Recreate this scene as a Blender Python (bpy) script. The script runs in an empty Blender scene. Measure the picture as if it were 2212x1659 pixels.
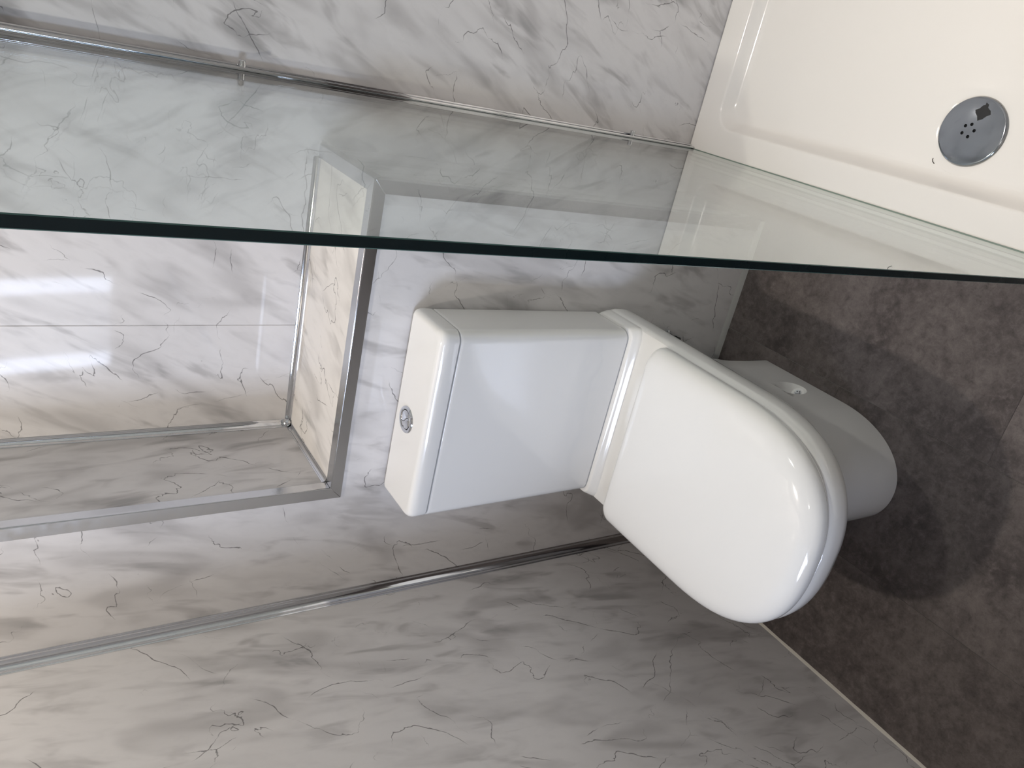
import bpy, bmesh, math, random
from mathutils import Vector, Matrix

random.seed(7)
C = bpy.context.scene.collection
SC = bpy.context.scene

# ------------------------------------------------------------------ camera
# the photograph is 2212 x 1659 and was taken with the phone turned on its side
FPX, SENSOR = 1690.4, 36.0
cam_d = bpy.data.cameras.new('camera')
cam_d.sensor_fit = 'HORIZONTAL'
cam_d.sensor_width = SENSOR
cam_d.lens = FPX / 2212.0 * SENSOR
cam_d.clip_start = 0.01
cam = bpy.data.objects.new('camera', cam_d)
C.objects.link(cam)
RIGHT = Vector((0.20956061, -0.51581142, -0.83067619))
DOWN = Vector((-0.89816241, -0.43735571, 0.04499179))
FWD = Vector((-0.38650826, 0.73665362, -0.55493496))
m = Matrix.Identity(4)
for r in range(3):
    m[r][0], m[r][1], m[r][2] = RIGHT[r], -DOWN[r], -FWD[r]
m.translation = Vector((1.03684, -1.11969, 1.40440))
cam.matrix_world = m
SC.camera = cam

# ------------------------------------------------------------------ view, world, lights
SC.view_settings.view_transform = 'Standard'
SC.view_settings.look = 'None'
SC.view_settings.gamma = 1.0
SC.view_settings.exposure = 0.0
SC.view_settings.use_curve_mapping = False

world = bpy.data.worlds.new('daylight')
SC.world = world
world.use_nodes = True
wn = world.node_tree.nodes['Background']
wn.inputs['Color'].default_value = (0.62, 0.78, 1.0, 1)
wn.inputs['Strength'].default_value = 0.6


def area_light(name, loc, direction, size, energy, color, shape='DISK', size_y=None, spread=math.pi):
    d = bpy.data.lights.new(name, 'AREA')
    d.shape = shape
    d.size = size
    if size_y:
        d.size_y = size_y
    d.energy = energy
    d.color = color
    d.spread = spread
    o = bpy.data.objects.new(name, d)
    C.objects.link(o)
    o.location = loc
    o.rotation_euler = Vector(direction).to_track_quat('-Z', 'Y').to_euler()
    return o


CEIL = 2.35
LAMPS = [(0.33, -0.30), (1.32, -0.42), (0.78, -1.45)]
#        watts, beam angle, colour
BEAMS = [(10.6, 180, (1.0, 0.91, 0.79)), (3.2, 66, (1.0, 0.93, 0.85)), (1.4, 180, (1.0, 0.93, 0.85))]
for (lx, ly), (w, ang, col) in zip(LAMPS, BEAMS):
    area_light('downlight_lamp', (lx, ly, CEIL - 0.016), (0, 0, -1), 0.055, w, col, spread=math.radians(ang))
# daylight that comes slantwise through the window in the left wall: above, an unseen lamp added for more light;
# below it a paler view between two bright gaps (x, z, width, height, radiance)
DAY = (0.71, 0.79, 1.0)
for dx, dz, dw, dh, rad in ((-0.55, 1.70, 0.56, 0.50, 35.0), (-0.365, 1.17, 0.07, 0.54, 34.0), (-0.745, 1.17, 0.07, 0.54, 34.0), (-0.555, 1.17, 0.30, 0.54, 6.5)):
    area_light('window_daylight', (dx, -2.25, dz), (0.05, 1, -0.20), dw, rad * math.pi * dw * dh, DAY, 'RECTANGLE', dh)

# ------------------------------------------------------------------ measured layout (metres)
W0 = 0.2574      # right face of the full height column
W1 = 0.8126      # right end of the low boxing
D = 0.2447       # main back wall plane (boxing front is y = 0)
H = 0.9037       # ledge height
T = 0.0345       # top of the shower tray rim
GX0, GX1 = 0.9065, 0.9146
GY = -0.682
RX = 1.665       # right wall
FY = -1.95       # front wall
TC = 0.4278      # toilet centre line

# ------------------------------------------------------------------ mesh helpers


def finish(name, bm, mat, parent=None, sharp=35.0, smooth=True):
    bmesh.ops.remove_doubles(bm, verts=bm.verts, dist=1e-6)
    bmesh.ops.recalc_face_normals(bm, faces=bm.faces)
    if smooth:
        lim = math.radians(sharp)
        for e in bm.edges:
            if len(e.link_faces) == 2:
                try:
                    e.smooth = e.calc_face_angle() < lim
                except ValueError:
                    e.smooth = True
        for f in bm.faces:
            f.smooth = True
    me = bpy.data.meshes.new(name)
    bm.to_mesh(me)
    bm.free()
    if isinstance(mat, (list, tuple)):
        for mm in mat:
            me.materials.append(mm)
    elif mat:
        me.materials.append(mat)
    o = bpy.data.objects.new(name, me)
    C.objects.link(o)
    if parent is not None:
        o.parent = parent
    return o


def box(bm, x0, x1, y0, y1, z0, z1, bevel=0.0, seg=2):
    b = bmesh.new()
    vs = [b.verts.new((x, y, z)) for x in (x0, x1) for y in (y0, y1) for z in (z0, z1)]
    for q in ((0, 1, 3, 2), (4, 6, 7, 5), (0, 4, 5, 1), (2, 3, 7, 6), (0, 2, 6, 4), (1, 5, 7, 3)):
        b.faces.new([vs[i] for i in q])
    if bevel:
        bmesh.ops.bevel(b, geom=list(b.edges), offset=bevel, segments=seg, affect='EDGES', profile=0.5)
    me = bpy.data.meshes.new('t')
    b.to_mesh(me)
    b.free()
    bm.from_mesh(me)
    bpy.data.meshes.remove(me)


def box_obj(name, x0, x1, y0, y1, z0, z1, mat, parent=None, bevel=0.0, seg=2):
    bm = bmesh.new()
    box(bm, x0, x1, y0, y1, z0, z1, bevel, seg)
    return finish(name, bm, mat, parent)


def prism(bm, pts, offset):
    """Extrude a planar polygon (list of 3-D points) by a vector."""
    off = Vector(offset)
    a = [bm.verts.new(p) for p in pts]
    b = [bm.verts.new(Vector(p) + off) for p in pts]
    n = len(pts)
    bm.faces.new(a)
    bm.faces.new(list(reversed(b)))
    for i in range(n):
        j = (i + 1) % n
        bm.faces.new((a[i], a[j], b[j], b[i]))


def loft(bm, rings, cap0=True, cap1=True):
    vr = [[bm.verts.new(p) for p in r] for r in rings]
    n = len(rings[0])
    for a, b in zip(vr[:-1], vr[1:]):
        for i in range(n):
            j = (i + 1) % n
            bm.faces.new((a[i], a[j], b[j], b[i]))
    if cap0:
        bm.faces.new(list(reversed(vr[0])))
    if cap1:
        bm.faces.new(vr[-1])
    return vr


def lathe(bm, prof, centre=(0, 0, 0), axis=(0, 0, 1), n=32, cap0=True, cap1=True):
    q = Vector((0, 0, 1)).rotation_difference(Vector(axis).normalized())
    c = Vector(centre)
    rings = []
    for r, z in prof:
        rings.append([c + q @ Vector((r * math.cos(2 * math.pi * i / n), r * math.sin(2 * math.pi * i / n), z)) for i in range(n)])
    loft(bm, rings, cap0, cap1)


def tube(bm, pts, r, n=10):
    pts = [Vector(p) for p in pts]
    rings = []
    for i, p in enumerate(pts):
        d = (pts[min(i + 1, len(pts) - 1)] - pts[max(i - 1, 0)]).normalized()
        u = d.orthogonal().normalized() if i == 0 else (u - d * u.dot(d)).normalized()
        v = d.cross(u)
        rings.append([p + r * (math.cos(2 * math.pi * k / n) * u + math.sin(2 * math.pi * k / n) * v) for k in range(n)])
    loft(bm, rings)


def rrect(x0, x1, y0, y1, z, rs, n=8):
    """Rounded rectangle ring, counter-clockwise; rs = radii (x1y1, x0y1, x0y0, x1y0)."""
    out = []
    for (cx, cy, sx, sy, a0), r in zip(((x1, y1, -1, -1, 0), (x0, y1, 1, -1, 90), (x0, y0, 1, 1, 180), (x1, y0, -1, 1, 270)), rs):
        ox, oy = cx + sx * r, cy + sy * r
        for k in range(n + 1):
            a = math.radians(a0 + 90.0 * k / n)
            out.append((ox + r * math.cos(a), oy + r * math.sin(a), z))
    return out


def d_ring(z, hw, yb, yn, ys, brx, bry, bn=2.0, nn=2.6):
    """Toilet plan: straight back, rounded back corners, straight sides, superellipse nose (towards -y)."""
    h = []
    for k in range(4):
        h.append(((hw - brx) * k / 4.0, yb))
    for k in range(9):
        a = math.pi / 2 * k / 8
        h.append((hw - brx + brx * math.sin(a) ** (2 / bn), yb - bry + bry * math.cos(a) ** (2 / bn)))
    y0 = yb - bry
    for k in range(1, 6):
        h.append((hw, y0 + (ys - y0) * k / 6.0))
    for k in range(0, 25):
        a = math.pi / 2 * k / 24
        h.append((hw * max(math.cos(a), 0) ** (2 / nn), ys + (yn - ys) * max(math.sin(a), 0) ** (2 / nn)))
    right = [(TC + x, y, z) for x, y in h]
    left = [(TC - x, y, z) for x, y in h[1:-1]]
    return right + left[::-1]


def boolean_cut(obj, cutters):
    """Cut solids out of obj and bake the result into its mesh."""
    mods = []
    for c in cutters:
        md = obj.modifiers.new('cut', 'BOOLEAN')
        md.operation = 'DIFFERENCE'
        md.solver = 'EXACT'
        md.object = c
        mods.append(md)
    bpy.context.view_layer.update()
    dg = bpy.context.evaluated_depsgraph_get()
    me = bpy.data.meshes.new_from_object(obj.evaluated_get(dg))
    old = obj.data
    obj.modifiers.clear()
    obj.data = me
    me.name = old.name
    b = bmesh.new()
    b.from_mesh(me)
    for e in b.edges:
        if len(e.link_faces) == 2:
            e.smooth = e.calc_face_angle(0.0) < math.radians(35)
    for f in b.faces:
        f.smooth = True
    b.to_mesh(me)
    b.free()
    for c in cutters:
        cm = c.data
        bpy.data.objects.remove(c)
        bpy.data.meshes.remove(cm)


def even_shading(o):
    md = o.modifiers.new('even_shading', 'WEIGHTED_NORMAL')
    md.weight = 90
    md.keep_sharp = True
    return o


def thing(name, label, cat, loc=(0, 0, 0), group=None):
    o = bpy.data.objects.new(name, None)
    o.empty_display_size = 0.1
    C.objects.link(o)
    o.location = loc
    o['label'] = label
    o['category'] = cat
    if group:
        o['group'] = group
    return o


def adopt(parent, *objs):
    """Parent meshes that were built in world coordinates to an Empty standing elsewhere."""
    for o in objs:
        o.parent = parent
        o.matrix_parent_inverse = Matrix.Translation(parent.location).inverted()
    return objs[0]


def setting(o):
    o['kind'] = 'structure'
    return o

# ------------------------------------------------------------------ materials


def new_mat(name):
    mt = bpy.data.materials.new(name)
    mt.use_nodes = True
    nt = mt.node_tree
    return mt, nt, nt.nodes['Principled BSDF']


def plain(name, col, rough=0.4, metal=0.0, spec=0.5, coat=0.0, coat_rough=0.03, var=0.0, vscale=30.0):
    mt, nt, b = new_mat(name)
    b.inputs['Base Color'].default_value = (*col, 1)
    b.inputs['Roughness'].default_value = rough
    b.inputs['Metallic'].default_value = metal
    b.inputs['Specular IOR Level'].default_value = spec
    b.inputs['Coat Weight'].default_value = coat
    b.inputs['Coat Roughness'].default_value = coat_rough
    if var:
        tc = nt.nodes.new('ShaderNodeTexCoord')
        no = nt.nodes.new('ShaderNodeTexNoise')
        no.inputs['Scale'].default_value = vscale
        no.inputs['Detail'].default_value = 4
        nt.links.new(tc.outputs['Object'], no.inputs['Vector'])
        mr = nt.nodes.new('ShaderNodeMapRange')
        mr.inputs[1].default_value = 0.3
        mr.inputs[2].default_value = 0.7
        mr.inputs[3].default_value = max(rough - var, 0.01)
        mr.inputs[4].default_value = rough + var
        nt.links.new(no.outputs['Fac'], mr.inputs[0])
        nt.links.new(mr.outputs[0], b.inputs['Roughness'])
    return mt


def marble(name, axes, angle, seed, tint=(1, 1, 1)):
    """Grey laminate marble. axes = which two coordinates span the wall; angle = streak direction from vertical."""
    mt, nt, b = new_mat(name)
    N, L = nt.nodes, nt.links

    def node(t, **kw):
        n = N.new(t)
        for k, v in kw.items():
            setattr(n, k, v)
        return n

    def mth(op, a, bb=None, c=None):
        n = node('ShaderNodeMath', operation=op)
        for i, v in enumerate((a, bb, c)):
            if v is None:
                continue
            if isinstance(v, (int, float)):
                n.inputs[i].default_value = v
            else:
                L.new(v, n.inputs[i])
        return n.outputs[0]
    tc = node('ShaderNodeNewGeometry')
    sp = node('ShaderNodeSeparateXYZ')
    L.new(tc.outputs['Position'], sp.inputs[0])
    cb = node('ShaderNodeCombineXYZ')
    L.new(sp.outputs[axes[0]], cb.inputs[0])
    L.new(sp.outputs[axes[1]], cb.inputs[1])
    cb.inputs[2].default_value = seed
    rot = node('ShaderNodeMapping')
    rot.inputs['Rotation'].default_value = (0, 0, math.radians(angle))
    L.new(cb.outputs[0], rot.inputs['Vector'])

    def noise(vec, sx, sy, detail, rough, dist, off=0.0):
        mp = node('ShaderNodeMapping')
        mp.inputs['Scale'].default_value = (sx, sy, 1)
        mp.inputs['Location'].default_value = (off, off * 1.7, off * 0.6)
        L.new(vec, mp.inputs['Vector'])
        n = node('ShaderNodeTexNoise')
        n.inputs['Scale'].default_value = 1.0
        n.inputs['Detail'].default_value = detail
        n.inputs['Roughness'].default_value = rough
        n.inputs['Distortion'].default_value = dist
        L.new(mp.outputs[0], n.inputs['Vector'])
        return n.outputs['Fac']
    v = rot.outputs[0]
    streak = noise(v, 30, 7.5, 3, 0.5, 0.6)
    streak2 = noise(v, 13, 4.2, 2, 0.5, 0.7, 3.1)
    cloud = noise(v, 4.2, 2.6, 3, 0.5, 0.4, 7.7)
    fine = noise(v, 60, 24, 3, 0.6, 0.3, 5.3)

    def smooth(val, a, bb):
        mr = node('ShaderNodeMapRange', interpolation_type='SMOOTHSTEP')
        mr.inputs[1].default_value = a
        mr.inputs[2].default_value = bb
        L.new(val, mr.inputs[0])
        return mr.outputs[0]
    dark = mth('MULTIPLY', smooth(streak, 0.50, 0.74), smooth(cloud, 0.28, 0.56))
    dark2 = mth('MULTIPLY', smooth(streak2, 0.46, 0.74), 0.55)
    darkf = mth('MULTIPLY', smooth(fine, 0.45, 0.75), 0.10)
    tot = mth('ADD', mth('ADD', mth('MULTIPLY', dark, 0.74), dark2), darkf)
    ramp = node('ShaderNodeValToRGB')
    e = ramp.color_ramp.elements
    e[0].position = 0.0
    e[0].color = (0.735 * tint[0], 0.717 * tint[1], 0.718 * tint[2], 1)
    e[1].position = 1.0
    e[1].color = (0.415 * tint[0], 0.403 * tint[1], 0.404 * tint[2], 1)
    mid = ramp.color_ramp.elements.new(0.45)
    mid.color = (0.580 * tint[0], 0.563 * tint[1], 0.563 * tint[2], 1)
    L.new(tot, ramp.inputs['Fac'])
    # cracks: broken pieces of distorted cell borders
    def cracks(scale, off, lo, hi, width, ang):
        mp = node('ShaderNodeMapping')
        mp.inputs['Location'].default_value = (off, off * 0.3, off)
        mp.inputs['Rotation'].default_value = (0, 0, math.radians(ang))
        mp.inputs['Scale'].default_value = (1.0, 0.62, 1)
        L.new(cb.outputs[0], mp.inputs['Vector'])
        dn = node('ShaderNodeTexNoise')
        dn.inputs['Scale'].default_value = 16
        dn.inputs['Detail'].default_value = 5
        dn.inputs['Roughness'].default_value = 0.62
        L.new(mp.outputs[0], dn.inputs['Vector'])
        vm = node('ShaderNodeVectorMath', operation='MULTIPLY_ADD')
        L.new(dn.outputs['Color'], vm.inputs[0])
        vm.inputs[1].default_value = (0.034, 0.034, 0.0)
        L.new(mp.outputs[0], vm.inputs[2])
        vo = node('ShaderNodeTexVoronoi', feature='DISTANCE_TO_EDGE')
        vo.inputs['Scale'].default_value = scale
        L.new(vm.outputs[0], vo.inputs['Vector'])
        mk = node('ShaderNodeTexNoise')
        mk.inputs['Scale'].default_value = 11
        mk.inputs['Detail'].default_value = 2
        L.new(mp.outputs[0], mk.inputs['Vector'])
        mask = smooth(mk.outputs['Fac'], lo, hi)
        w = mth('MULTIPLY', mask, width * scale)
        d = mth('DIVIDE', vo.outputs['Distance'], mth('MAXIMUM', w, 1e-5))
        line = node('ShaderNodeMapRange', interpolation_type='SMOOTHSTEP')
        line.inputs[1].default_value = 0.35
        line.inputs[2].default_value = 1.0
        line.inputs[3].default_value = 1.0
        line.inputs[4].default_value = 0.0
        L.new(d, line.inputs[0])
        return mth('MULTIPLY', line.outputs[0], mask)
    def veins(off, ang, sx, sy, width, lo, hi):
        # thin broken level lines of a rough noise
        mp = node('ShaderNodeMapping')
        mp.inputs['Location'].default_value = (off, off * 0.7, off)
        mp.inputs['Rotation'].default_value = (0, 0, math.radians(ang))
        L.new(cb.outputs[0], mp.inputs['Vector'])
        def at(dx, dy):
            va = node('ShaderNodeVectorMath', operation='ADD')
            L.new(mp.outputs[0], va.inputs[0])
            va.inputs[1].default_value = (dx, dy, 0)
            return noise(va.outputs[0], sx, sy, 6, 0.45, 0.0)
        h = 0.003
        val = at(0, 0)
        gx, gy = mth('SUBTRACT', at(h, 0), val), mth('SUBTRACT', at(0, h), val)
        grad = mth('SQRT', mth('ADD', mth('MULTIPLY', gx, gx), mth('MULTIPLY', gy, gy)))
        d = mth('ABSOLUTE', mth('SUBTRACT', mth('ABSOLUTE', mth('SUBTRACT', val, 0.5)), 0.04))
        d = mth('DIVIDE', mth('MULTIPLY', d, h), mth('MAXIMUM', grad, 0.0006))     # metres from the line
        mk = node('ShaderNodeTexNoise')
        mk.inputs['Scale'].default_value = 10
        mk.inputs['Detail'].default_value = 4
        L.new(mp.outputs[0], mk.inputs['Vector'])
        mask = smooth(mk.outputs['Fac'], lo, hi)
        d = mth('DIVIDE', d, mth('MAXIMUM', mth('MULTIPLY', mask, width), 1e-6))
        line = node('ShaderNodeMapRange', interpolation_type='SMOOTHSTEP')
        line.inputs[1].default_value = 0.3
        line.inputs[2].default_value = 1.0
        line.inputs[3].default_value = 1.0
        line.inputs[4].default_value = 0.0
        L.new(d, line.inputs[0])
        return mth('MULTIPLY', line.outputs[0], mask)
    c1 = cracks(5.0, seed + 1.3, 0.55, 0.68, 0.0007, 20)
    c2 = veins(seed + 5.2, 38 + angle, 4.4, 1.9, 0.00115, 0.45, 0.60)
    c3 = veins(seed + 31.7, angle - 30, 3.6, 2.0, 0.00105, 0.48, 0.62)
    ck = mth('MULTIPLY', mth('MAXIMUM', mth('MAXIMUM', c1, c2), c3), 0.74)
    mx = node('ShaderNodeMix', data_type='RGBA')
    L.new(ck, mx.inputs[0])
    L.new(ramp.outputs[0], mx.inputs[6])
    mx.inputs[7].default_value = (0.10, 0.095, 0.095, 1)
    L.new(mx.outputs[2], b.inputs['Base Color'])
    b.inputs['Roughness'].default_value = 0.05
    b.inputs['Specular IOR Level'].default_value = 0.22
    return mt


def tile_mat():
    mt, nt, b = new_mat('floor_tile_stone')
    N, L = nt.nodes, nt.links
    geo = N.new('ShaderNodeNewGeometry')
    oi = N.new('ShaderNodeObjectInfo')
    add = N.new('ShaderNodeVectorMath')
    add.operation = 'MULTIPLY_ADD'
    L.new(oi.outputs['Random'], add.inputs[0])
    add.inputs[1].default_value = (7.0, 3.0, 5.0)
    L.new(geo.outputs['Position'], add.inputs[2])

    def noise(s, d, r, dist):
        n = N.new('ShaderNodeTexNoise')
        n.inputs['Scale'].default_value = s
        n.inputs['Detail'].default_value = d
        n.inputs['Roughness'].default_value = r
        n.inputs['Distortion'].default_value = dist
        L.new(add.outputs[0], n.inputs['Vector'])
        return n.outputs['Fac']
    big, mid, grain = noise(7, 5, 0.6, 0.6), noise(62, 8, 0.78, 0.3), noise(420, 3, 0.7, 0)
    r1 = N.new('ShaderNodeValToRGB')
    e = r1.color_ramp.elements
    e[0].position, e[0].color = 0.30, (0.066, 0.056, 0.056, 1)
    e[1].position, e[1].color = 0.72, (0.158, 0.137, 0.133, 1)
    L.new(big, r1.inputs[0])

    def over(prev, fac, lo, hi, col, amt):
        mr = N.new('ShaderNodeMapRange')
        mr.inputs[1].default_value, mr.inputs[2].default_value = lo, hi
        mr.inputs[3].default_value, mr.inputs[4].default_value = 0, amt
        L.new(fac, mr.inputs[0])
        mx = N.new('ShaderNodeMix')
        mx.data_type = 'RGBA'
        L.new(mr.outputs[0], mx.inputs[0])
        L.new(prev, mx.inputs[6])
        mx.inputs[7].default_value = (*col, 1)
        return mx.outputs[2]
    col = over(r1.outputs[0], mid, 0.50, 0.72, (0.215, 0.187, 0.182), 0.6)
    col = over(col, mid, 0.48, 0.30, (0.037, 0.032, 0.033), 0.6)
    col = over(col, grain, 0.62, 0.80, (0.20, 0.18, 0.17), 0.35)
    mrr = N.new('ShaderNodeMapRange')
    mrr.inputs[3].default_value, mrr.inputs[4].default_value = 0.82, 1.22
    L.new(oi.outputs['Random'], mrr.inputs[0])
    sc = N.new('ShaderNodeVectorMath')
    sc.operation = 'SCALE'
    L.new(col, sc.inputs[0])
    L.new(mrr.outputs[0], sc.inputs['Scale'])
    L.new(sc.outputs[0], b.inputs['Base Color'])
    b.inputs['Roughness'].default_value = 0.5
    b.inputs['Specular IOR Level'].default_value = 0.06
    bp = N.new('ShaderNodeBump')
    bp.inputs['Strength'].default_value = 0.12
    bp.inputs['Distance'].default_value = 0.002
    L.new(mid, bp.inputs['Height'])
    L.new(bp.outputs[0], b.inputs['Normal'])
    return mt


def thin_glass(name, tint, ior=1.5):
    """Clear sheet glass: straight-through transmission plus Fresnel mirror reflection on each face."""
    mt = bpy.data.materials.new(name)
    mt.use_nodes = True
    N, L = mt.node_tree.nodes, mt.node_tree.links
    N.remove(N['Principled BSDF'])
    out = N['Material Output']
    geo = N.new('ShaderNodeNewGeometry')
    mr = N.new('ShaderNodeMapRange')
    mr.inputs[3].default_value = ior
    mr.inputs[4].default_value = 1.0 / ior      # inner face: same reflectance as the outer one
    L.new(geo.outputs['Backfacing'], mr.inputs[0])
    fr = N.new('ShaderNodeFresnel')
    L.new(mr.outputs[0], fr.inputs['IOR'])
    tr = N.new('ShaderNodeBsdfTransparent')
    tr.inputs['Color'].default_value = (*tint, 1)
    gl = N.new('ShaderNodeBsdfGlossy')
    gl.inputs['Roughness'].default_value = 0.0
    gl.inputs['Color'].default_value = (0.98, 1.0, 0.995, 1)
    mx = N.new('ShaderNodeMixShader')
    L.new(fr.outputs[0], mx.inputs[0])
    L.new(tr.outputs[0], mx.inputs[1])
    L.new(gl.outputs[0], mx.inputs[2])
    L.new(mx.outputs[0], out.inputs['Surface'])
    return mt


def emitter(name, col, strength):
    mt, nt, b = new_mat(name)
    b.inputs['Base Color'].default_value = (0.8, 0.8, 0.8, 1)
    b.inputs['Emission Color'].default_value = (*col, 1)
    b.inputs['Emission Strength'].default_value = strength
    return mt


M_BACK = marble('marble_back', (0, 2), 27, 0.0)
M_BOX = marble('marble_boxing', (0, 2), 14, 4.0)
M_LEFT = marble('marble_left', (1, 2), 13, 9.0)
M_SIDE = marble('marble_column_side', (1, 2), -6, 13.0)
M_RIGHT = marble('marble_right', (1, 2), -10, 17.0)
M_LEDGE = marble('marble_ledge', (0, 1), 12, 21.0, (1.04, 1.03, 1.0))
M_FRONT = marble('marble_front', (0, 2), 10, 25.0)
M_TILE = tile_mat()
M_SCREED = plain('screed', (0.26, 0.24, 0.23), 0.8, var=0.05)
M_CORE = plain('plasterboard', (0.60, 0.60, 0.58), 0.8, var=0.05)
M_PAINT = plain('white_paint', (0.82, 0.81, 0.79), 0.6, var=0.05)
M_CERAMIC = plain('white_ceramic', (0.83, 0.825, 0.82), 0.10, coat=0.5, coat_rough=0.02, var=0.02, vscale=8)
M_PLASTIC = plain('white_seat_plastic', (0.84, 0.84, 0.84), 0.09, coat=0.3, var=0.02, vscale=8)
M_ACRYLIC = plain('tray_acrylic', (0.90, 0.873, 0.842), 0.12, coat=0.25, coat_rough=0.06, var=0.03, vscale=20)
M_CHROME = plain('chrome', (0.72, 0.73, 0.75), 0.07, metal=1.0, var=0.02, vscale=40)
M_ALU = plain('polished_aluminium_trim', (0.66, 0.67, 0.69), 0.16, metal=1.0, var=0.03, vscale=60)
M_DRAIN = plain('chrome_drain', (0.46, 0.49, 0.53), 0.10, metal=1.0, var=0.04, vscale=60)
M_BLACK = plain('black_rubber', (0.012, 0.012, 0.014), 0.4, var=0.05)
M_HOLE = plain('hole_shade', (0.008, 0.008, 0.009), 0.9, var=0.02)  # near-black colour stands for the shade inside small holes
M_SEALANT = plain('white_sealant', (0.66, 0.63, 0.57), 0.35, var=0.05)
M_SEALANT2 = plain('grey_sealant', (0.44, 0.44, 0.43), 0.4, var=0.05)
M_GLASS = thin_glass('shower_glass', (0.955, 0.985, 0.98))
M_PANE = thin_glass('window_glass', (0.97, 0.98, 0.98))
M_GEDGE = plain('glass_edge_green', (0.004, 0.013, 0.015), 0.25, spec=0.3, var=0.05)
M_GEDGE2 = plain('glass_edge_arris', (0.05, 0.13, 0.12), 0.2, spec=0.5, var=0.05)
M_GRIME = plain('green_grime', (0.22, 0.28, 0.24), 0.6, var=0.1)
M_UPVC = plain('white_upvc', (0.85, 0.86, 0.87), 0.25, var=0.05)
M_LENS = emitter('lamp_lens', (1.0, 0.86, 0.72), 6.0)
M_TAN = plain('hair_brown', (0.05, 0.04, 0.035), 0.6, var=0.05)

# ------------------------------------------------------------------ the setting
# floor: screed slab with single stone tiles on it
floor = setting(box_obj('floor', 0.0, RX, FY, D, -0.10, -0.0012, M_SCREED))
for x0, x1, joints in ((0.0, 0.2585, (-0.30, -0.91, -1.52)), (0.2585, 0.5675, (-0.311, -0.921, -1.531)),
                       (0.5675, 0.8765, (0.0, -0.616, -1.226, -1.836)), (0.8765, 1.1855, (-0.311, -0.921, -1.531)),
                       (1.1855, 1.4945, (-0.006, -0.616, -1.226, -1.836)), (1.4945, RX, (-0.311, -0.921, -1.531))):
    ys = [0.0 if x1 < 0.6 else D] + [j for j in joints if j < -0.02] + [FY]
    for a, b in zip(ys[:-1], ys[1:]):
        g = 0.00025
        box_obj('floor_tile', x0 + g, x1 - g, b + g, a - g, -0.0011, 0.0, M_TILE, floor, bevel=0.0005, seg=1)

ceiling = setting(box_obj('ceiling', -0.02, RX + 0.02, FY - 0.02, D + 0.02, CEIL, CEIL + 0.06, M_PAINT))


def panel(parent, mat, x0, x1, y0, y1, z0, z1, bevel=0.0008):
    return box_obj('wall_panel', x0, x1, y0, y1, z0, z1, mat, parent, bevel=bevel, seg=1)


PT = 0.010   # panel thickness
# main back wall: panels meet at x = 0.473
wall_back = setting(box_obj('wall_back', -0.02, RX + 0.02, D + PT, D + 0.12, -0.10, CEIL, M_CORE))
panel(wall_back, M_BACK, W0, 0.4730, D, D + PT, H, CEIL)
panel(wall_back, M_BACK, 0.4734, 1.4730, D, D + PT, 0.0, CEIL)
panel(wall_back, M_BACK, 1.4734, RX, D, D + PT, 0.0, CEIL)

# boxing: full height column on the left, low ledge behind the toilet
wall_boxing = bmesh.new()
box(wall_boxing, 0.0, W0 - PT, PT, D, 0.0, CEIL)
box(wall_boxing, W0 - PT, W1 - PT, PT, D, 0.0, H - PT)
wall_boxing = setting(finish('wall_boxing', wall_boxing, M_CORE))
bm = bmesh.new()
prism(bm, [(0, 0, 0), (W1 - PT, 0, 0), (W1 - PT, 0, H - PT), (W0 - PT, 0, H - PT), (W0 - PT, 0, CEIL), (0, 0, CEIL)], (0, PT, 0))
finish('wall_panel', bm, M_BOX, wall_boxing)
panel(wall_boxing, M_SIDE, W0 - PT, W0, 0.0005, D, H, CEIL, 0)
panel(wall_boxing, M_LEDGE, W0 - PT, W1, 0.0005, D, H - PT, H, 0)
panel(wall_boxing, M_SIDE, W1 - PT, W1, 0.0005, D, 0.0, H - PT, 0)

# left wall with the window opening
WY0, WY1, WZ0, WZ1 = -1.80, -0.56, 0.76, 1.78


def slab_hole(bm, x0, x1, y0, y1, z0, z1):
    ysp = [y0, WY0, WY1, y1]
    zsp = [z0, WZ0, WZ1, z1]
    fr = {}
    for s, x in ((0, x0), (1, x1)):
        for i, y in enumerate(ysp):
            for k, z in enumerate(zsp):
                fr[s, i, k] = bm.verts.new((x, y, z))
    for s in (0, 1):
        for i in range(3):
            for k in range(3):
                if (i, k) != (1, 1):
                    bm.faces.new([fr[s, i, k], fr[s, i + 1, k], fr[s, i + 1, k + 1], fr[s, i, k + 1]])

    def side(a, b):
        bm.faces.new([fr[0, a[0], a[1]], fr[0, b[0], b[1]], fr[1, b[0], b[1]], fr[1, a[0], a[1]]])
    for i in range(3):
        side((i, 0), (i + 1, 0))
        side((i, 3), (i + 1, 3))
        side((0, i), (0, i + 1))
        side((3, i), (3, i + 1))
    side((1, 1), (2, 1))
    side((1, 2), (2, 2))
    side((1, 1), (1, 2))
    side((2, 1), (2, 2))


bm = bmesh.new()
slab_hole(bm, -0.14, -PT, FY, D + 0.02, -0.10, CEIL)
wall_left = setting(finish('wall_left', bm, M_PAINT))
bm = bmesh.new()
slab_hole(bm, -PT, 0.0, FY, D, 0.0, CEIL)
finish('wall_panel', bm, M_LEFT, wall_left)

wall_right = setting(box_obj('wall_right', RX + PT, RX + 0.10, FY, D + 0.02, -0.10, CEIL, M_CORE))
panel(wall_right, M_RIGHT, RX, RX + PT, -0.78, D, 0.0, CEIL)
panel(wall_right, M_RIGHT, RX, RX + PT, FY, -0.7804, 0.0, CEIL)

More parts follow.
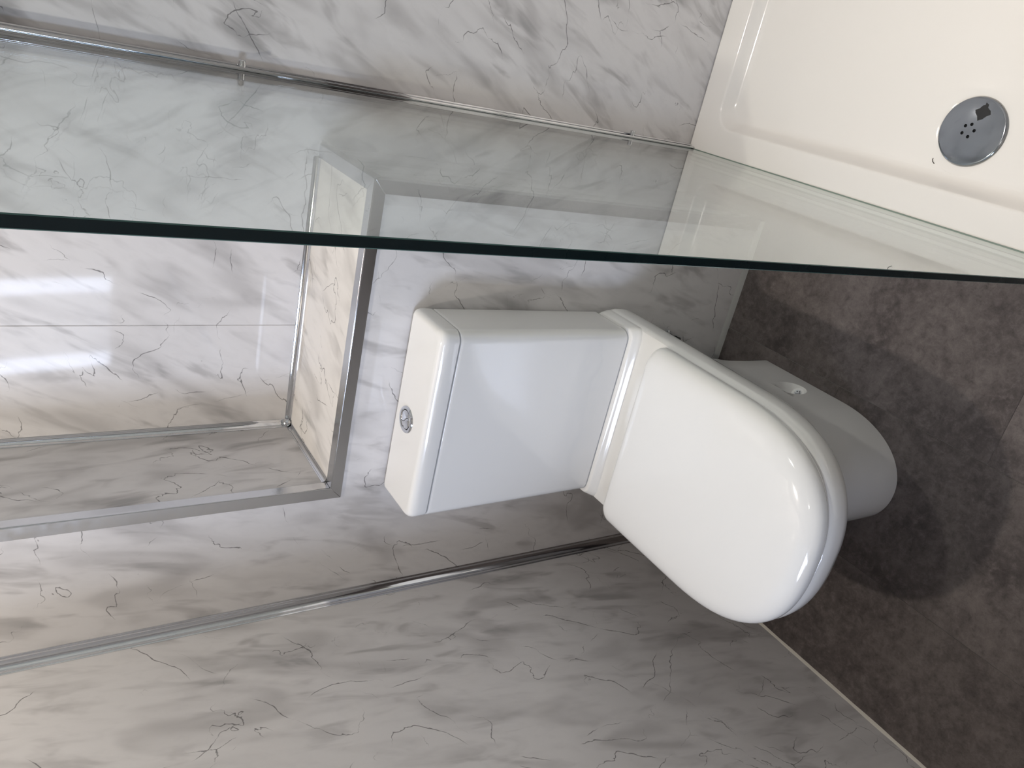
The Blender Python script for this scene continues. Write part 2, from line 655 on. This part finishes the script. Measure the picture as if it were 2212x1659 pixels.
wall_front = setting(box_obj('wall_front', 0.0, RX, FY - 0.10, FY - PT, -0.10, CEIL, M_CORE))
panel(wall_front, M_FRONT, 0.0, 0.72, FY - PT, FY, 0.0, CEIL)
panel(wall_front, M_FRONT, 1.50, RX, FY - PT, FY, 0.0, CEIL)
panel(wall_front, M_FRONT, 0.7204, 1.4996, FY - PT, FY, 2.02, CEIL)
door = setting(box_obj('door_1', 0.74, 1.48, FY - PT, FY - 0.002, 0.004, 2.0, M_PAINT, bevel=0.002))
for dz0, dz1 in ((0.15, 0.90), (1.05, 1.88)):
    for dx0, dx1 in ((0.84, 1.08), (1.14, 1.38)):
        box_obj('door_panel', dx0, dx1, FY - 0.004, FY + 0.004, dz0, dz1, M_PAINT, door, bevel=0.004)
bm = bmesh.new()
lathe(bm, [(0.024, 0), (0.024, 0.006), (0.009, 0.008), (0.009, 0.04)], (1.42, FY - 0.002, 1.0), (0, 1, 0), 20)
box(bm, 1.31, 1.43, FY + 0.030, FY + 0.044, 0.992, 1.008, 0.005)
finish('door_handle', bm, M_CHROME, door)

# window: white frame, clear pane, sill board
bm = bmesh.new()
fx0, fx1, fw = -0.065, -0.022, 0.035
box(bm, fx0, fx1, WY0, WY0 + fw, WZ0, WZ1, 0.003)
box(bm, fx0, fx1, WY1 - fw, WY1, WZ0, WZ1, 0.003)
box(bm, fx0, fx1, WY0 + fw, WY1 - fw, WZ0, WZ0 + fw, 0.003)
box(bm, fx0, fx1, WY0 + fw, WY1 - fw, WZ1 - fw, WZ1, 0.003)
window = setting(finish('window_1', bm, M_UPVC))
box_obj('window_pane', -0.046, -0.040, WY0 + fw, WY1 - fw, WZ0 + fw, WZ1 - fw, M_PANE, window)
box_obj('window_sill', -0.0215, 0.012, WY0 + 0.001, WY1 - 0.001, WZ0 + 0.0005, WZ0 + 0.016, M_UPVC, window, bevel=0.003)

# trims ---------------------------------------------------------------------
FL, TT = 0.0205, 0.0016


def trim(n, plates, mat=None):
    bm = bmesh.new()
    for pts, off in plates:
        prism(bm, pts, off)
    o = finish('trim_%d' % n, bm, mat or M_ALU, sharp=20)
    md = o.modifiers.new('soft_edge', 'BEVEL')
    md.width = 0.0006
    md.segments = 2
    return setting(o)


# column corner (x = W0, y = 0), mitred at the foot
trim(1, [([(W0 + TT, -TT, H + TT), (W0 + TT, -TT, CEIL), (W0 - FL, -TT, CEIL), (W0 - FL, -TT, H - FL), (W0, -TT, H)], (0, TT, 0)),
         ([(W0, 0, H + TT), (W0, 0, CEIL), (W0, FL, CEIL), (W0, FL, H + TT)], (TT, 0, 0))])
# ledge front edge
trim(2, [([(W0, -TT, H + 0.0), (W0 - FL + 0.0003, -TT, H - FL), (W1 - FL - 0.0003, -TT, H - FL), (W1, -TT, H)], (0, TT, 0)),
         ([(W0, -TT, H), (W1 + TT, -TT, H), (W1 - FL, FL, H), (W0, FL, H)], (0, 0, TT))])
# ledge right edge
trim(3, [([(W1 + TT, -TT, H), (W1 + TT, D, H), (W1 - FL, D, H), (W1 - FL, FL + 0.0003, H)], (0, 0, TT)),
         ([(W1, 0, H), (W1, D, H), (W1, D, H - FL), (W1, FL, H - FL)], (TT, 0, 0))])
# boxing right front corner
trim(4, [([(W1 + TT, -TT, 0.002), (W1 + TT, -TT, H), (W1 - FL, -TT, H - FL - 0.0003), (W1 - FL, -TT, 0.002)], (0, TT, 0)),
         ([(W1, 0, 0.002), (W1, 0, H), (W1, FL, H - FL), (W1, FL, 0.002)], (TT, 0, 0))])


def cove(n, start, end, u, v, leg, mat):
    """Concave corner strip along start->end; u and v point from the corner along the two walls."""
    s, e, u, v = Vector(start), Vector(end), Vector(u), Vector(v)
    lip = min(0.0022, leg * 0.16)
    sec = [(0, 0), (leg, 0), (leg, lip * 0.7)]
    R = leg - lip
    for k in range(1, 12):
        a = math.pi / 2 * k / 12
        sec.append((leg - R * math.sin(a) * 0.98, leg - R * math.cos(a) * 0.98))
    sec += [(lip * 0.7, leg), (0, leg)]
    bm = bmesh.new()
    prism(bm, [s + u * a + v * b for a, b in sec], e - s)
    return setting(finish('trim_%d' % n, bm, mat, sharp=28))


cove(5, (0, 0, 0.002), (0, 0, CEIL), (1, 0, 0), (0, -1, 0), 0.0200, M_CHROME)            # left wall / boxing
cove(6, (W0, D, H + 0.011), (W0, D, CEIL), (1, 0, 0), (0, -1, 0), 0.0125, M_CHROME)      # column / back wall
cove(7, (W0 + 0.010, D, H), (W1 - 0.0205, D, H), (0, -1, 0), (0, 0, 1), 0.0105, M_CHROME)      # ledge / back wall
cove(8, (W0, 0.0215, H), (W0, D - 0.009, H), (1, 0, 0), (0, 0, 1), 0.0095, M_CHROME)      # ledge / column
bm = bmesh.new()
lathe(bm, [(0.0005, -0.0085), (0.006, -0.006), (0.0085, 0), (0.006, 0.006), (0.0005, 0.0085)], (W0 + 0.0085, D - 0.0085, H + 0.0088), (1, -1, 1), 16)
setting(finish('trim_9', bm, M_CHROME))
# sealant beads
bm = bmesh.new()
pts, n = [], 60
rings = []
for i in range(n + 1):
    y = -0.02 + (FY + 0.02) * i / n
    w = 0.0058 + 0.0010 * math.sin(i * 1.7) * math.sin(i * 0.43) + random.uniform(-0.0004, 0.0004)
    rings.append([(0.0, y, 0.0), (0.0, y, w * 1.05), (w * 0.35, y, w * 0.55), (w * 0.62, y, 0.0)])
loft(bm, rings)
setting(finish('trim_10', bm, M_SEALANT, sharp=60))
bm = bmesh.new()
rings = []
for i in range(41):
    x = 0.02 + (W1 - 0.02) * i / 40
    w = 0.0125 + random.uniform(-0.0004, 0.0004)
    rings.append([(x, 0.0, 0.0), (x, 0.0, w), (x, -w * 0.32, w * 0.5), (x, -w * 0.5, 0.0)])
loft(bm, rings)
setting(finish('trim_11', bm, M_SEALANT2, sharp=60))

# ------------------------------------------------------------------ shower tray
tray = thing('shower_tray', 'low white rectangular shower tray with rounded recess on the dark floor', 'shower tray', (0.9, -0.355, 0))
tx0, tx1, ty0, ty1 = 0.899, RX - 0.001, -0.955, D - 0.001
ri = (0.055, 0.072, 0.061, 0.061)          # rim widths: x1, x0, y1, y0


def tray_ring(z, inset=None, extra=0.0, r=0.03):
    if inset is not None:
        return rrect(tx0 + inset, tx1 - inset, ty0 + inset, ty1 - inset, z, (r,) * 4)
    return rrect(tx0 + ri[1] + extra, tx1 - ri[0] - extra, ty0 + ri[3] + extra, ty1 - ri[2] - extra, z, (r,) * 4)


ZF = 0.0080
rings = [tray_ring(0.0004, 0.0, r=0.006), tray_ring(T - 0.005, 0.0, r=0.006), tray_ring(T - 0.0015, 0.0014, r=0.006), tray_ring(T, 0.005, r=0.006)]
dep = T - ZF
for ex, f in ((-0.004, 0.0), (0.0, 0.03), (0.0022, 0.11), (0.006, 0.33), (0.011, 0.59), (0.016, 0.78), (0.0215, 0.90), (0.028, 0.97), (0.036, 1.0)):
    rings.append(tray_ring(T - dep * f, None, ex, max(0.046 - ex * 0.2, 0.03)))
bm = bmesh.new()
loft(bm, rings)
tb = adopt(tray, finish('tray_body', bm, M_ACRYLIC, sharp=60))
DC = Vector((1.0715, -0.3605, ZF))
bm = bmesh.new()
lathe(bm, [(0.0005, -0.0065), (0.0555, -0.0065), (0.0575, -0.003), (0.062, -0.0012), (0.072, 0.0002), (0.072, 0.01), (0.0005, 0.01)], DC, n=64)
cut = finish('cutter', bm, None)
boolean_cut(tb, [cut])
even_shading(tb)
bm = bmesh.new()
lathe(bm, [(0.0005, -0.006), (0.052, -0.006), (0.0545, -0.004), (0.0558, -0.0015), (0.0558, 0.0004), (0.0548, 0.0014), (0.0525, 0.0020), (0.030, 0.0026), (0.0005, 0.0028)], DC, n=72)
drain = finish('drain_cover', bm, M_DRAIN)
adopt(tray, drain)
HOLES = [(1.0785, -0.3480), (1.0825, -0.3575), (1.0735, -0.3655), (1.0625, -0.3590), (1.0665, -0.3470)]
cutters = []
for hx, hy in HOLES:
    bm = bmesh.new()
    lathe(bm, [(0.0028, -0.004), (0.0028, 0.02)], (hx, hy, ZF), n=16)
    cutters.append(finish('cutter', bm, None))
boolean_cut(drain, cutters)
even_shading(drain)
drain['label'] = 'round polished chrome drain cover'
for hx, hy in HOLES:
    bm = bmesh.new()
    lathe(bm, [(0.0029, -0.0042), (0.0029, -0.0025)], (hx, hy, ZF), n=16)
    o = finish('drain_hole_shade', bm, M_HOLE)  # black disc paints the shade at the bottom of each hole
    o.parent = drain
# torn black sticker left on the drain cover
bm = bmesh.new()
st = [(-0.010, -0.011), (-0.004, -0.0125), (0.003, -0.010), (0.0075, -0.0125), (0.0125, -0.0100), (0.0095, -0.0075), (0.0105, -0.004),
      (0.0085, 0.002), (0.0095, 0.009), (0.004, 0.0100), (-0.002, 0.0088), (-0.0095, 0.0105), (-0.011, 0.003), (-0.0095, -0.004)]
ca, sa = math.cos(math.radians(38)), math.sin(math.radians(38))
cx, cy = 1.1035, -0.3660


def dome(x, y):
    r = math.hypot(x - DC.x, y - DC.y)
    return ZF + (0.0028 - 0.0002 * r / 0.03 if r < 0.03 else 0.0026 - 0.0006 * (r - 0.03) / 0.0225) + 0.00008


bot = [(cx + a * ca - b * sa, cy + a * sa + b * ca) for a, b in st]
loft(bm, [[(x, y, dome(x, y)) for x, y in bot], [(x, y, dome(x, y) + 0.00025) for x, y in bot]])
o = finish('sticker_residue', bm, M_BLACK, smooth=False)
o.parent = drain
o['label'] = 'torn black square of sticker'

scrap = bmesh.new()
tube(scrap, [(1.0085, -0.3205, ZF + 0.0006), (1.0115, -0.3165, ZF + 0.0012), (1.0150, -0.3145, ZF + 0.0007), (1.0170, -0.3150, ZF + 0.0005)], 0.0007, 6)
scrap = finish('debris_scrap', scrap, M_TAN)
scrap['label'] = 'tiny dark scrap lying on the shower tray beside the chrome drain'
scrap['category'] = 'scrap'

# ------------------------------------------------------------------ shower screen
screen = thing('shower_screen', 'clear green tinted glass shower screen standing on the tray edge', 'shower screen', (0.9105, -0.2, T))
GZ0, GZ1 = T + 0.003, 2.02
bm = bmesh.new()
ch = 0.0007
ring = lambda z, c: [(GX0 + ch, GY + 0, z), (GX1 - ch, GY + 0, z), (GX1, GY + ch, z), (GX1, D - 0.006, z), (GX0, D - 0.006, z), (GX0, GY + ch, z)]
vr = loft(bm, [ring(GZ0, 0), ring(GZ1, 0)])
bm.faces.ensure_lookup_table()
bmesh.ops.recalc_face_normals(bm, faces=bm.faces)
for f in bm.faces:
    nrm = f.normal
    if abs(nrm.x) > 0.99:
        f.material_index = 0
    elif abs(nrm.x) > 0.3:
        f.material_index = 2
    else:
        f.material_index = 1
adopt(screen, finish('glass_panel', bm, [M_GLASS, M_GEDGE, M_GEDGE2], smooth=False))
# slim chrome wall channel with two ridges
bm = bmesh.new()
gm = (GX0 + GX1) / 2
for sx in (-1, 1):
    a, b = sorted((gm + sx * 0.0042, gm + sx * 0.0092))
    box(bm, a, b, D - 0.020, D - 0.0002, GZ0, GZ1, 0.0008)
    a, b = sorted((gm + sx * 0.0092, gm + sx * 0.0122))
    box(bm, a, b, D - 0.008, D - 0.0002, GZ0, GZ1, 0.0006)
box(bm, gm - 0.0092, gm + 0.0092, D - 0.006, D - 0.0002, GZ0, GZ1)
adopt(screen, finish('wall_channel', bm, M_CHROME))
for z in (1.050, 0.2235):
    bm = bmesh.new()
    lathe(bm, [(0.0056, 0.0), (0.0056, 0.0092), (0.0046, 0.0104), (0.0005, 0.0108)], (gm + 0.0090, D - 0.0135, z), (1, 0, 0), 20)
    lathe(bm, [(0.0056, 0.0), (0.0056, 0.0092), (0.0046, 0.0104), (0.0005, 0.0108)], (gm - 0.0090, D - 0.0135, z), (-1, 0, 0), 20)
    adopt(screen, finish('channel_screw', bm, M_CHROME))
box_obj_s = box_obj('bottom_seal', GX0 + 0.0006, GX1 + 0.0012, GY + 0.002, D - 0.022, T + 0.0002, T + 0.0034, M_GRIME, bevel=0.0008)
adopt(screen, box_obj_s)

# ------------------------------------------------------------------ toilet
toilet = thing('toilet', 'white close-coupled toilet with closed lid standing against the low marble boxing', 'toilet', (TC, -0.3, 0))
#        z      hw     yb      yn      ys     brx    bry    bn   nn
PAN = [(0.0008, 0.1145, -0.022, -0.497, -0.330, 0.062, 0.110, 1.15, 2.1),
       (0.0500, 0.1140, -0.022, -0.496, -0.330, 0.062, 0.110, 1.15, 2.1),
       (0.1100, 0.1135, -0.020, -0.494, -0.330, 0.060, 0.105, 1.2, 2.1),
       (0.1700, 0.1160, -0.016, -0.497, -0.335, 0.055, 0.095, 1.3, 2.15),
       (0.2200, 0.1270, -0.012, -0.512, -0.345, 0.045, 0.075, 1.5, 2.2),
       (0.2600, 0.1450, -0.008, -0.536, -0.360, 0.038, 0.055, 1.7, 2.25),
       (0.2950, 0.1650, -0.006, -0.566, -0.372, 0.030, 0.040, 1.9, 2.35),
       (0.3150, 0.1770, -0.005, -0.588, -0.380, 0.026, 0.030, 2.0, 2.45),
       (0.3280, 0.1840, -0.005, -0.602, -0.384, 0.024, 0.026, 2.0, 2.5),
       (0.3400, 0.1875, -0.004, -0.611, -0.386, 0.024, 0.024, 2.0, 2.5),
       (0.3550, 0.1890, -0.004, -0.615, -0.388, 0.024, 0.024, 2.0, 2.5),
       (0.3720, 0.1890, -0.004, -0.616, -0.388, 0.024, 0.024, 2.0, 2.5),
       (0.3800, 0.1870, -0.005, -0.614, -0.388, 0.024, 0.024, 2.0, 2.5),
       (0.3850, 0.1830, -0.007, -0.609, -0.388, 0.024, 0.024, 2.0, 2.5),
       (0.3870, 0.1760, -0.012, -0.601, -0.388, 0.024, 0.024, 2.0, 2.5)]
bm = bmesh.new()
loft(bm, [d_ring(*s) for s in PAN])
pan = adopt(toilet, finish('pan', bm, M_CERAMIC, sharp=50))
# screw notches low on both flanks
cutters = []
for s in (1, -1):
    bm = bmesh.new()
    lathe(bm, [(0.0005, 0.0), (0.0125, 0.0), (0.0245, 0.016), (0.040, 0.05)], (TC + s * 0.101, -0.2580, 0.044), (s * 1.0, 0, 0.9), 32)
    cutters.append(finish('cutter', bm, None))
boolean_cut(pan, cutters)
for s in (1, -1):
    bm = bmesh.new()
    ax = Vector((s * 1.0, 0, 0.9)).normalized()
    c = Vector((TC + s * 0.101, -0.2580, 0.044))
    lathe(bm, [(0.0075, -0.001), (0.0075, 0.0010), (0.0068, 0.0018), (0.0055, 0.0018)], c, ax, 24, True, False)
    lathe(bm, [(0.0052, 0.0), (0.0052, 0.0035), (0.0040, 0.0046), (0.0018, 0.0046), (0.0018, 0.0020)], c, ax, 24)
    o = finish('fixing_screw', bm, M_CHROME)
    adopt(toilet, o)
    o['label'] = 'small metal screw low on the flank'
# raised platform under the cistern
hwp = 0.186
P = lambda z, hw, yf, yb, r: rrect(TC - hw, TC + hw, yf, yb, z, (r, r, r * 0.9, r * 0.9))
bm = bmesh.new()
loft(bm, [P(0.350, hwp, -0.136, -0.004, 0.022), P(0.378, hwp, -0.135, -0.004, 0.022), P(0.3865, hwp - 0.0005, -0.132, -0.004, 0.022),
          P(0.3900, hwp - 0.001, -0.1275, -0.0045, 0.022), P(0.3960, hwp - 0.003, -0.1235, -0.005, 0.022), P(0.4000, hwp - 0.005, -0.1212, -0.006, 0.021), P(0.4018, hwp - 0.008, -0.1190, -0.008, 0.020)])
even_shading(adopt(toilet, finish('platform', bm, M_CERAMIC, sharp=60)))
# cistern body
Q = lambda z, hw, yf, yb, r: rrect(TC - hw, TC + hw, yf, yb, z, (0.006, 0.006, r, r))
bm = bmesh.new()
loft(bm, [Q(0.4030, 0.1735, -0.1105, -0.0045, 0.018), Q(0.4042, 0.1755, -0.1125, -0.004, 0.019), Q(0.4070, 0.1762, -0.1132, -0.003, 0.019), Q(0.4120, 0.1762, -0.1132, -0.003, 0.019), Q(0.58, 0.1776, -0.1150, -0.003, 0.019),
          Q(0.7610, 0.1790, -0.1166, -0.003, 0.019), Q(0.7660, 0.1790, -0.1166, -0.003, 0.019), Q(0.7675, 0.1775, -0.1150, -0.004, 0.018)])
even_shading(adopt(toilet, finish('cistern', bm, M_CERAMIC, sharp=60)))
bm = bmesh.new()
loft(bm, [Q(0.7695, 0.1780, -0.1155, -0.004, 0.019), Q(0.7708, 0.1796, -0.1172, -0.003, 0.020), Q(0.7880, 0.1800, -0.1176, -0.003, 0.020), Q(0.7940, 0.1795, -0.1168, -0.003, 0.020),
          Q(0.7985, 0.1780, -0.1150, -0.0035, 0.020), Q(0.8015, 0.1755, -0.1122, -0.005, 0.020), Q(0.8032, 0.1725, -0.1088, -0.007, 0.020), Q(0.8040, 0.1680, -0.104, -0.010, 0.020)])
even_shading(adopt(toilet, finish('cistern_lid', bm, M_CERAMIC, sharp=60)))
# flush button
bc = Vector((0.4168, -0.0490, 0.8040))
bm = bmesh.new()
lathe(bm, [(0.0245, -0.0006), (0.0245, 0.0012), (0.0236, 0.0026), (0.0215, 0.0034), (0.0190, 0.0030), (0.0178, 0.0016), (0.0178, -0.0004)], bc, n=48, cap0=False, cap1=False)
btn = adopt(toilet, finish('flush_button', bm, M_CHROME))
btn['label'] = 'round chrome dual flush button'
bm = bmesh.new()
lathe(bm, [(0.0180, -0.0004), (0.0180, 0.0004)], bc, n=32)
finish('button_well', bm, M_HOLE, btn).matrix_parent_inverse = btn.matrix_parent_inverse @ Matrix.Identity(4)


def half_button(sign):
    r, nn = 0.0166, 24
    # the parting line is a shallow S across the disc
    sline = []
    for k in range(13):
        t = -1 + 2 * k / 12
        sline.append((t * r * 0.985, 0.0036 * math.sin(t * math.pi * 0.9)))
    arc = []
    for k in range(1, nn):
        a = math.pi * k / nn
        arc.append((r * math.cos(a), sign * r * math.sin(a)))
    gap = 0.0006 * sign
    pts = [(x, y + gap) for x, y in sline] + [(x, y) for x, y in arc if abs(y) > 0.002]
    a = math.radians(-20)
    ring = [(bc.x + x * math.sin(a) - y * math.cos(a), bc.y + x * math.cos(a) + y * math.sin(a)) for x, y in pts]
    bm = bmesh.new()
    loft(bm, [[(x, y, bc.z + 0.0004) for x, y in ring], [(x, y, bc.z + 0.0022) for x, y in ring],
              [(bc.x + (x - bc.x) * 0.96, bc.y + (y - bc.y) * 0.96, bc.z + 0.0027) for x, y in ring]])
    return finish('button_half', bm, M_CHROME, btn, sharp=40)


half_button(1)
half_button(-1)
for ch_ in btn.children:
    ch_.matrix_parent_inverse = Matrix.Translation(-Vector(toilet.location)) @ Matrix.Translation(toilet.location)
# seat ring (mostly hidden) and lid
S = lambda z, i, ib=None: d_ring(z, 0.1860 - i, -0.192 - (i if ib is None else ib), -0.617 + i * 1.05, -0.388, 0.016, 0.018, 2.0, 2.5)
bm = bmesh.new()
loft(bm, [S(0.3874, 0.006), S(0.3880, 0.0035), S(0.3928, 0.0025), S(0.3940, 0.004)])
adopt(toilet, finish('seat', bm, M_PLASTIC, sharp=50))
bm = bmesh.new()
loft(bm, [S(0.3943, 0.003, 0.002), S(0.3947, 0.0008, 0.0005), S(0.3970, 0.0, 0.0), S(0.4060, 0.0004, 0.0), S(0.4120, 0.0025, 0.0005), S(0.4170, 0.0062, 0.001), S(0.4215, 0.0118, 0.002),
          S(0.4250, 0.0190, 0.003), S(0.4275, 0.0280, 0.005), S(0.4292, 0.0400, 0.010), S(0.4305, 0.0600, 0.022), S(0.4315, 0.0900, 0.05), S(0.4320, 0.130, 0.09)])
adopt(toilet, finish('seat_lid', bm, M_PLASTIC, sharp=60))
for s in (-1, 1):
    bm = bmesh.new()
    box(bm, TC + s * 0.075 - 0.022, TC + s * 0.075 + 0.022, -0.205, -0.180, 0.3872, 0.4010, 0.004)
    adopt(toilet, finish('hinge', bm, M_PLASTIC))
# a small dark printed mark on the deck, half covered by the lid
bm = bmesh.new()
tube(bm, [(0.4180, -0.1735, 0.3878), (0.4150, -0.1760, 0.3878), (0.4115, -0.1745, 0.3878), (0.4100, -0.1715, 0.3878), (0.4065, -0.1722, 0.3878), (0.4050, -0.1755, 0.3878)], 0.0005, 5)
adopt(toilet, finish('printed_mark', bm, M_BLACK))

# black valve and hose behind the pan
valve = thing('isolating_valve', 'black water valve and hose against the wall behind the toilet pan', 'valve', (0.535, -0.03, 0.18))
bm = bmesh.new()
lathe(bm, [(0.006, 0), (0.006, 0.018), (0.0095, 0.019), (0.0095, 0.036), (0.007, 0.037), (0.007, 0.052)], (0.545, -0.0115, 0.166), (0.12, 0, 1), 20)
adopt(valve, finish('valve_body', bm, M_BLACK))
bm = bmesh.new()
lathe(bm, [(0.0042, 0), (0.0042, 0.005), (0.003, 0.0065)], (0.5575, -0.0115, 0.193), (1, 0, 0), 14)
adopt(valve, finish('valve_screw', bm, M_CHROME))
bm = bmesh.new()
tube(bm, [(0.545, -0.0115, 0.168), (0.542, -0.0100, 0.154), (0.530, -0.0085, 0.146), (0.500, -0.0080, 0.143), (0.470, -0.0075, 0.145)], 0.0052, 10)
adopt(valve, finish('hose', bm, M_BLACK))

# ------------------------------------------------------------------ ceiling downlights
names = ['recessed ceiling downlight above the toilet', 'recessed ceiling downlight above the shower tray', 'recessed ceiling downlight near the door']
for (lx, ly), nm in zip(LAMPS, names):
    dl = thing('downlight', nm, 'downlight', (lx, ly, CEIL), 'ceiling downlights')
    bm = bmesh.new()
    lathe(bm, [(0.032, -0.0005), (0.044, -0.0005), (0.044, -0.004), (0.040, -0.008), (0.032, -0.006)], (0, 0, 0), n=40, cap0=False, cap1=False)
    finish('bezel', bm, M_CHROME, dl)
    bm = bmesh.new()
    lathe(bm, [(0.031, -0.0005), (0.031, -0.003)], (0, 0, 0), n=32)
    finish('lens', bm, M_LENS, dl)
